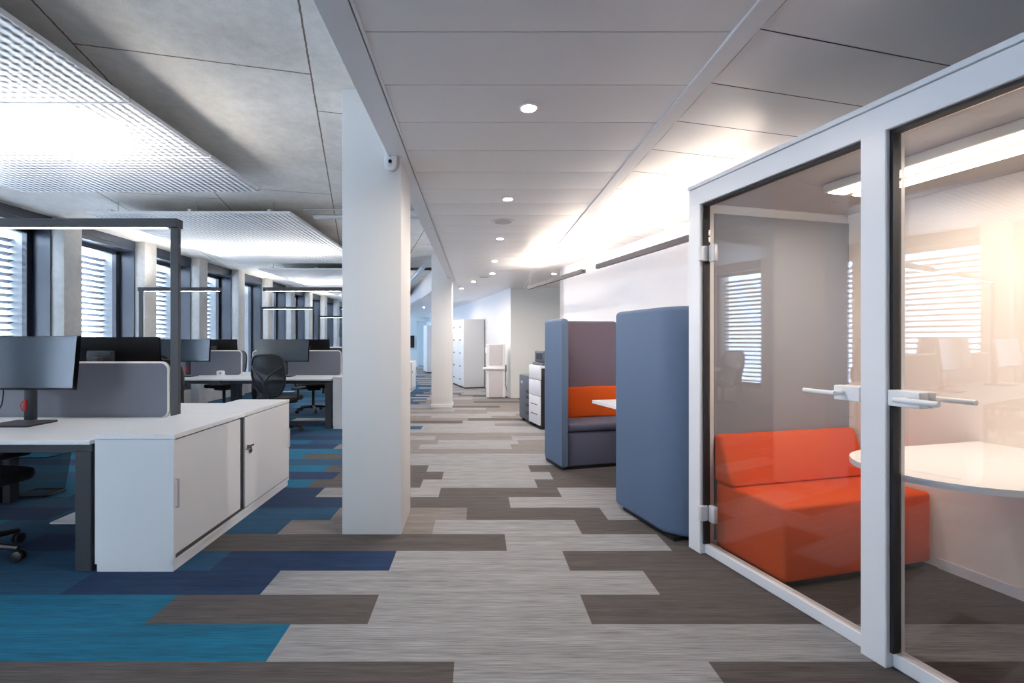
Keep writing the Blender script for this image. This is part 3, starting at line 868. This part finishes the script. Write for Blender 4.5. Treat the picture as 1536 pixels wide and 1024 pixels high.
for s0, s1 in ((.10, 1.035), (1.132, 2.07)):
    m = MB()
    m.box(.035, .085, -s1, -s0, .002, .058, .003, 1); m.build('threshold', M['boothframe'], booth)
    m = MB()
    m.box(.02, .062, -s0-.012, -s0, .06, BH-.115); m.box(.02, .062, -s1, -s1+.012, .06, BH-.115); m.box(.02, .062, -s1, -s0, BH-.127, BH-.115)
    m.build('gasket', M['gasket'], booth)
def sg2(i): return -1 if i == 0 else 1      # the lever points away from the middle post
for i, (s0, s1) in enumerate(((.114, 1.021), (1.146, 2.056))):
    g = MB().box(.050, .060, -s1, -s0, .062, BH-.13).build('glass_door', M['glassdoor'], booth)
    hs = s0 if i == 0 else s1; sg = 1 if i == 0 else -1
    for z_ in (.245, 1.78):
        h = MB(); h.box(.040, .070, -hs-sg*.005-(.05 if sg > 0 else 0), -hs-sg*.005+(.05 if sg < 0 else 0), z_-.05, z_+.05, .008, 2)
        h.box(-.012, .04, -hs+sg*.002-.012, -hs+sg*.002+.012, z_-.045, z_+.045, .004, 1)
        h.build('hinge', M['silver'], g)
    # lock plate and lever handles near the middle post
    e = s1 if i == 0 else s0
    h = MB(); y0, y1 = sorted((-(e-.010*sg2(i)), -(e+.100*sg2(i))))
    h.box(.002, .048, y0, y1, 1.014, 1.075, .003, 1); h.box(.062, .084, y0, y1, 1.014, 1.075, .003, 1)
    h.build('lock_case', M['boothframe'], g)
    ya = -(e+.062*sg2(i)); yb_ = -(e+.192*sg2(i))
    for x_, q_ in ((-.052, .01), (.128, .08)):
        h = MB(); h.tube([(q_, ya, 1.045), (x_, ya, 1.045)], .011, 12); h.tube([(x_, ya+.012*sg2(i), 1.045), (x_, yb_, 1.045)], .0100, 12); h.build('lever_handle', M['boothframe'], g)
# lamp under the booth ceiling
lm = MB(); lm.box(.42, .72, -1.68, -.52, BH-.145, BH-.10, .006, 2); lamp_ = lm.build('ceiling_lamp', M['cream'], booth)
for a_ in (.435, .60):
    MB().box(a_, a_+.105, -1.66, -.54, BH-.150, BH-.1455).build('light_strip', M['boothled'], lamp_)

# orange sofa inside
so = thing('booth_sofa', 'orange upholstered bench seat inside the glass booth', 'sofa', W(.62, .33), TH)
m = MB(); m.box(-.50, .515, -.235, .245, .03, .42, .022, 3); m.build('seat_block', M['orange'], so)
m = MB(); m.prism([(.245, .422), (.245, .705), (.188, .705), (.092, .422)], -.515, .515, .022, 3, 'x'); m.build('backrest', M['orange'], so)
m = MB(); m.box(-.47, .49, -.21, .22, 0, .03); m.build('plinth', M['black'], so)
# wall-fixed table in the booth
tb = thing('mounted_table', 'round-ended white table fixed to the glass booth back wall', 'table', W(0, 0), TH)
pts = [(BD-.071, -.752)] ; cx, cy, R_ = .42, -1.085, .333
pts += [(cx, -.752)]
for i in range(1, 24):
    a = PI/2+PI*i/24; pts.append((cx+R_*math.cos(a), cy+R_*math.sin(a)))
pts += [(cx, -1.418), (BD-.071, -1.418)]
m = MB(); m.prism(pts, .715, .74, 0); m.build('tabletop', M['laminate'], tb)
m = MB(); m.box(BD-.20, BD-.0715, -1.35, -.82, .66, .714); m.build('wall_bracket', M['silver'], tb)

# ------------------------------------------------------------------ blue alcove sofas
def alcove(label, s_front, sgn, D, t0, th, Ro):
    """s_front: open side; the sofa extends away in direction -sgn... local frame: x=t, y=depth from front to back"""
    root = thing('alcove_sofa', label, 'sofa', W(t0, s_front), TH if sgn > 0 else TH, 'high-backed alcove sofas')
    Wd, H = .86, 1.485
    f = lambda y: y*sgn
    # outer shell: side wing + back in one upholstered L with round corner, profile in plan
    ri = .05; n = 8
    out = [(0, 0)]
    for i in range(n+1):
        a = PI+(-PI/2)*i/n; out.append((Ro+Ro*math.cos(a), D-Ro+Ro*math.sin(a)))
    out += [(Wd, D), (Wd, D-th)]
    for i in range(n+1):
        a = PI/2+(PI/2)*i/n; out.append((th+ri+ri*math.cos(a), D-th-ri+ri*math.sin(a)))
    out += [(th, 0)]
    m = MB(); m.prism([(a, f(b)) for a, b in out], .025, H, .032, 4, edges='caps')
    sh = m.build('shell', [M['blue']], root)
    # inner lining of the same panels, in mauve cloth
    ln = [(th+.002, .03), (th+.014, .03)]
    m = MB(); m.box(th+.004, Wd-.01, f(D-th-.012), f(D-th-.001), .40, H-.012, .004, 1); m.build('back_lining', M['mauve'], root)
    m = MB(); m.box(th+.001, th+.012, f(.02), f(D-th-.02), .40, H-.03, .004, 1); m.build('side_lining', M['mauve'], root)
    m = MB(); m.box(th+.014, Wd-.005, f(D-th-.085), f(D-th-.014), .452, .775, .018, 3); m.build('back_cushion', M['orange_dark'], root)
    m = MB(); m.box(th+.012, Wd, f(.03), f(D-th-.02), .37, .452, .028, 4); m.build('seat_cushion', M['slate'], root)
    m = MB(); m.box(th+.012, Wd, f(.045), f(D-th-.02), .025, .362, .02, 3); m.build('seat_base', M['slate'], root)
    m = MB(); m.box(.03, Wd-.03, f(.05), f(D-.05), 0, .025); m.build('plinth', M['black'], root)
    return root
alcove('far blue high-backed alcove sofa facing the camera, orange back cushion', -1.77, 1, .53, -.045, .065, .12)
alcove('near blue high-backed alcove sofa seen from behind beside the glass booth', -.735, -1, .695, -.065, .085, .19)
at = thing('alcove_table', 'white table between the two blue alcove sofas', 'table', W(.0, -1.2), TH)
m = MB(); m.prism(rrect(.14, 1.24, -.33, .33, .03, 4), .69, .715); m.build('tabletop', M['laminate'], at)
m = MB(); m.cyl((.75, 0), .035, .012, .69, 16); m.build('table_column', M['anthracite'], at)
m = MB(); m.cyl((.75, 0), .25, 0, .012, 32); m.build('table_foot', M['anthracite'], at)

# ------------------------------------------------------------------ printer
pr = thing('printer', 'tall white and dark office printer beyond the blue sofas', 'printer', (.90, 6.83, 0), TH)
# local x into the wall, y away
m = MB(); m.box(.0, .62, .0, .46, .06, .88, .012, 2); m.build('body', M['black'], pr)
m = MB(); m.box(-.02, .0, .005, .455, .06, .47, .006, 2); m.build('paper_drawer', M['disp'], pr)
m = MB(); m.box(-.02, .0, .005, .455, .475, .70, .006, 2); m.build('front_cover', M['disp'], pr)
m = MB(); m.box(-.02, .06, .005, .455, .705, .91, .01, 2); m.build('upper_cover', M['disp'], pr)
for z_ in (.2, .34): MB().box(-.024, -.019, .1, .36, z_, z_+.012).build('drawer_grip', M['printer_grey'], pr)
m = MB(); m.box(.03, .55, .03, .44, .91, .95, .01, 2); m.box(.06, .50, .05, .42, .95, 1.13, .02, 3); m.build('document_feeder', M['printer_grey'], pr)
m = MB(); m.box(.055, .058, .12, .34, 1.0, 1.09); m.build('control_panel', M['black'], pr)
m = MB(); m.box(.0, .5, .47, .95, .05, .735, .012, 2); fd = m.build('paper_feeder', M['printer_grey'], pr)
for z_ in (.14, .26, .38, .47): MB().box(-.006, .002, .50, .62, z_, z_+.045, .004, 1).build('feeder_grip', M['black'], fd)
MB().box(-.003, .001, .80, .86, .60, .64).build('badge', M['silver'], fd)
m = MB()
for a_, b_ in ((.05, .05), (.55, .05), (.05, .42), (.55, .42), (.06, .55), (.45, .55), (.06, .9), (.45, .9)): m.cyl((a_, b_), .025, 0, .06, 10)
m.build('castors', M['black'], pr)

# ------------------------------------------------------------------ water dispenser
wd = thing('water_dispenser', 'white and grey water dispenser standing by the far white wall', 'water dispenser', (.40, 10.62, 0), 0)
m = MB(); m.prism(rrect(-.215, .205, -.0, .30, .03, 4), .02, .64, 0); m.build('lower_body', M['disp'], wd)
m = MB(); m.box(-.155, .145, -.012, .0, .03, .63, .004, 1); m.build('lower_door', M['disp_grey'], wd)
m = MB(); m.prism(rrect(-.215, .205, .0, .30, .03, 4), .68, 1.2, 0); m.build('upper_body', M['disp'], wd)
m = MB(); m.box(-.145, .14, -.014, .0, .74, 1.19, .004, 1); m.build('front_panel', M['disp_grey'], wd)
m = MB(); m.box(-.29, .2, -.05, .28, .64, .68, .01, 2); m.build('drip_tray', M['disp'], wd)
m = MB(); m.box(-.24, -.215, .05, .12, 1.0, 1.14, .008, 2); m.build('cup_holder', M['disp'], wd)
m = MB(); m.box(.206, .235, .03, .16, .58, .74, .008, 2); m.tube([(.22, .1, .58), (.215, .12, .3), (.25, .15, .15)], .008, 6); m.build('valve', M['printer_grey'], wd)
MB().box(-.2, .19, .03, .28, 0, .02).build('foot', M['black'], wd)

# ------------------------------------------------------------------ lockers
lk0 = None
c0 = (-.373, 12.8)
for j in range(4):
    t = thing('locker', ['white locker column whose grey side faces the camera', 'second white locker column in the far corridor', 'third white locker column in the far corridor', 'fourth white locker column, farthest in the corridor'][j],
              'locker', (c0[0]-ST*.42*j, c0[1]+CT*.42*j, 0), TH, 'white locker columns')
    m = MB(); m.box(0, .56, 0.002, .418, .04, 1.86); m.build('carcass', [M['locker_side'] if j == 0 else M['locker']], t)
    MB().box(.02, .56, .01, .41, 0, .04).build('plinth', M['groove'], t)
    for i in range(5):
        dz = .07+i*.357
        d_ = MB().box(-.018, -.001, .006, .414, dz, dz+.350, .002, 1).build('locker_door', M['locker'], t)
        ky = .36 if j % 2 == 0 else .06
        MB().cyl((0, 0), .016, 0, .012, 10, mtx=Matrix.Translation((-.030, ky, dz+.16)) @ Matrix.Rotation(PI/2, 4, 'Y')).build('knob', M['anthracite'], d_)
tc_ = thing('tall_cabinet', 'tall white cabinet at the far left of the distant corridor', 'cabinet', (-2.02, 19.0, 0), TH)
m = MB(); m.box(0, .45, 0, 1.0, .05, 1.9, .004, 1); m.build('carcass', M['locker'], tc_)
MB().box(.02, .43, .02, .98, 0, .05).build('plinth', M['groove'], tc_)
for a_ in (.0, .5): MB().box(.45, .465, a_+.004, a_+.496, .06, 1.89, .002, 1).build('cabinet_door', M['locker'], tc_)

# ------------------------------------------------------------------ light and view
w = bpy.data.worlds.new('world'); SC.world = w; w.use_nodes = True
bg = w.node_tree.nodes['Background']; bg.inputs[0].default_value = (.92, .965, 1.0, 1); bg.inputs[1].default_value = 8.5
SC.view_settings.view_transform = 'Standard'; SC.view_settings.look = 'None'; SC.view_settings.gamma = 1
SC.view_settings.use_curve_mapping = False; SC.view_settings.exposure = 1.22
SC.cycles.max_bounces = 10; SC.cycles.diffuse_bounces = 5; SC.cycles.glossy_bounces = 4
SC.cycles.transparent_max_bounces = 16; SC.cycles.caustics_reflective = False; SC.cycles.caustics_refractive = False
SC.cycles.sample_clamp_indirect = 6
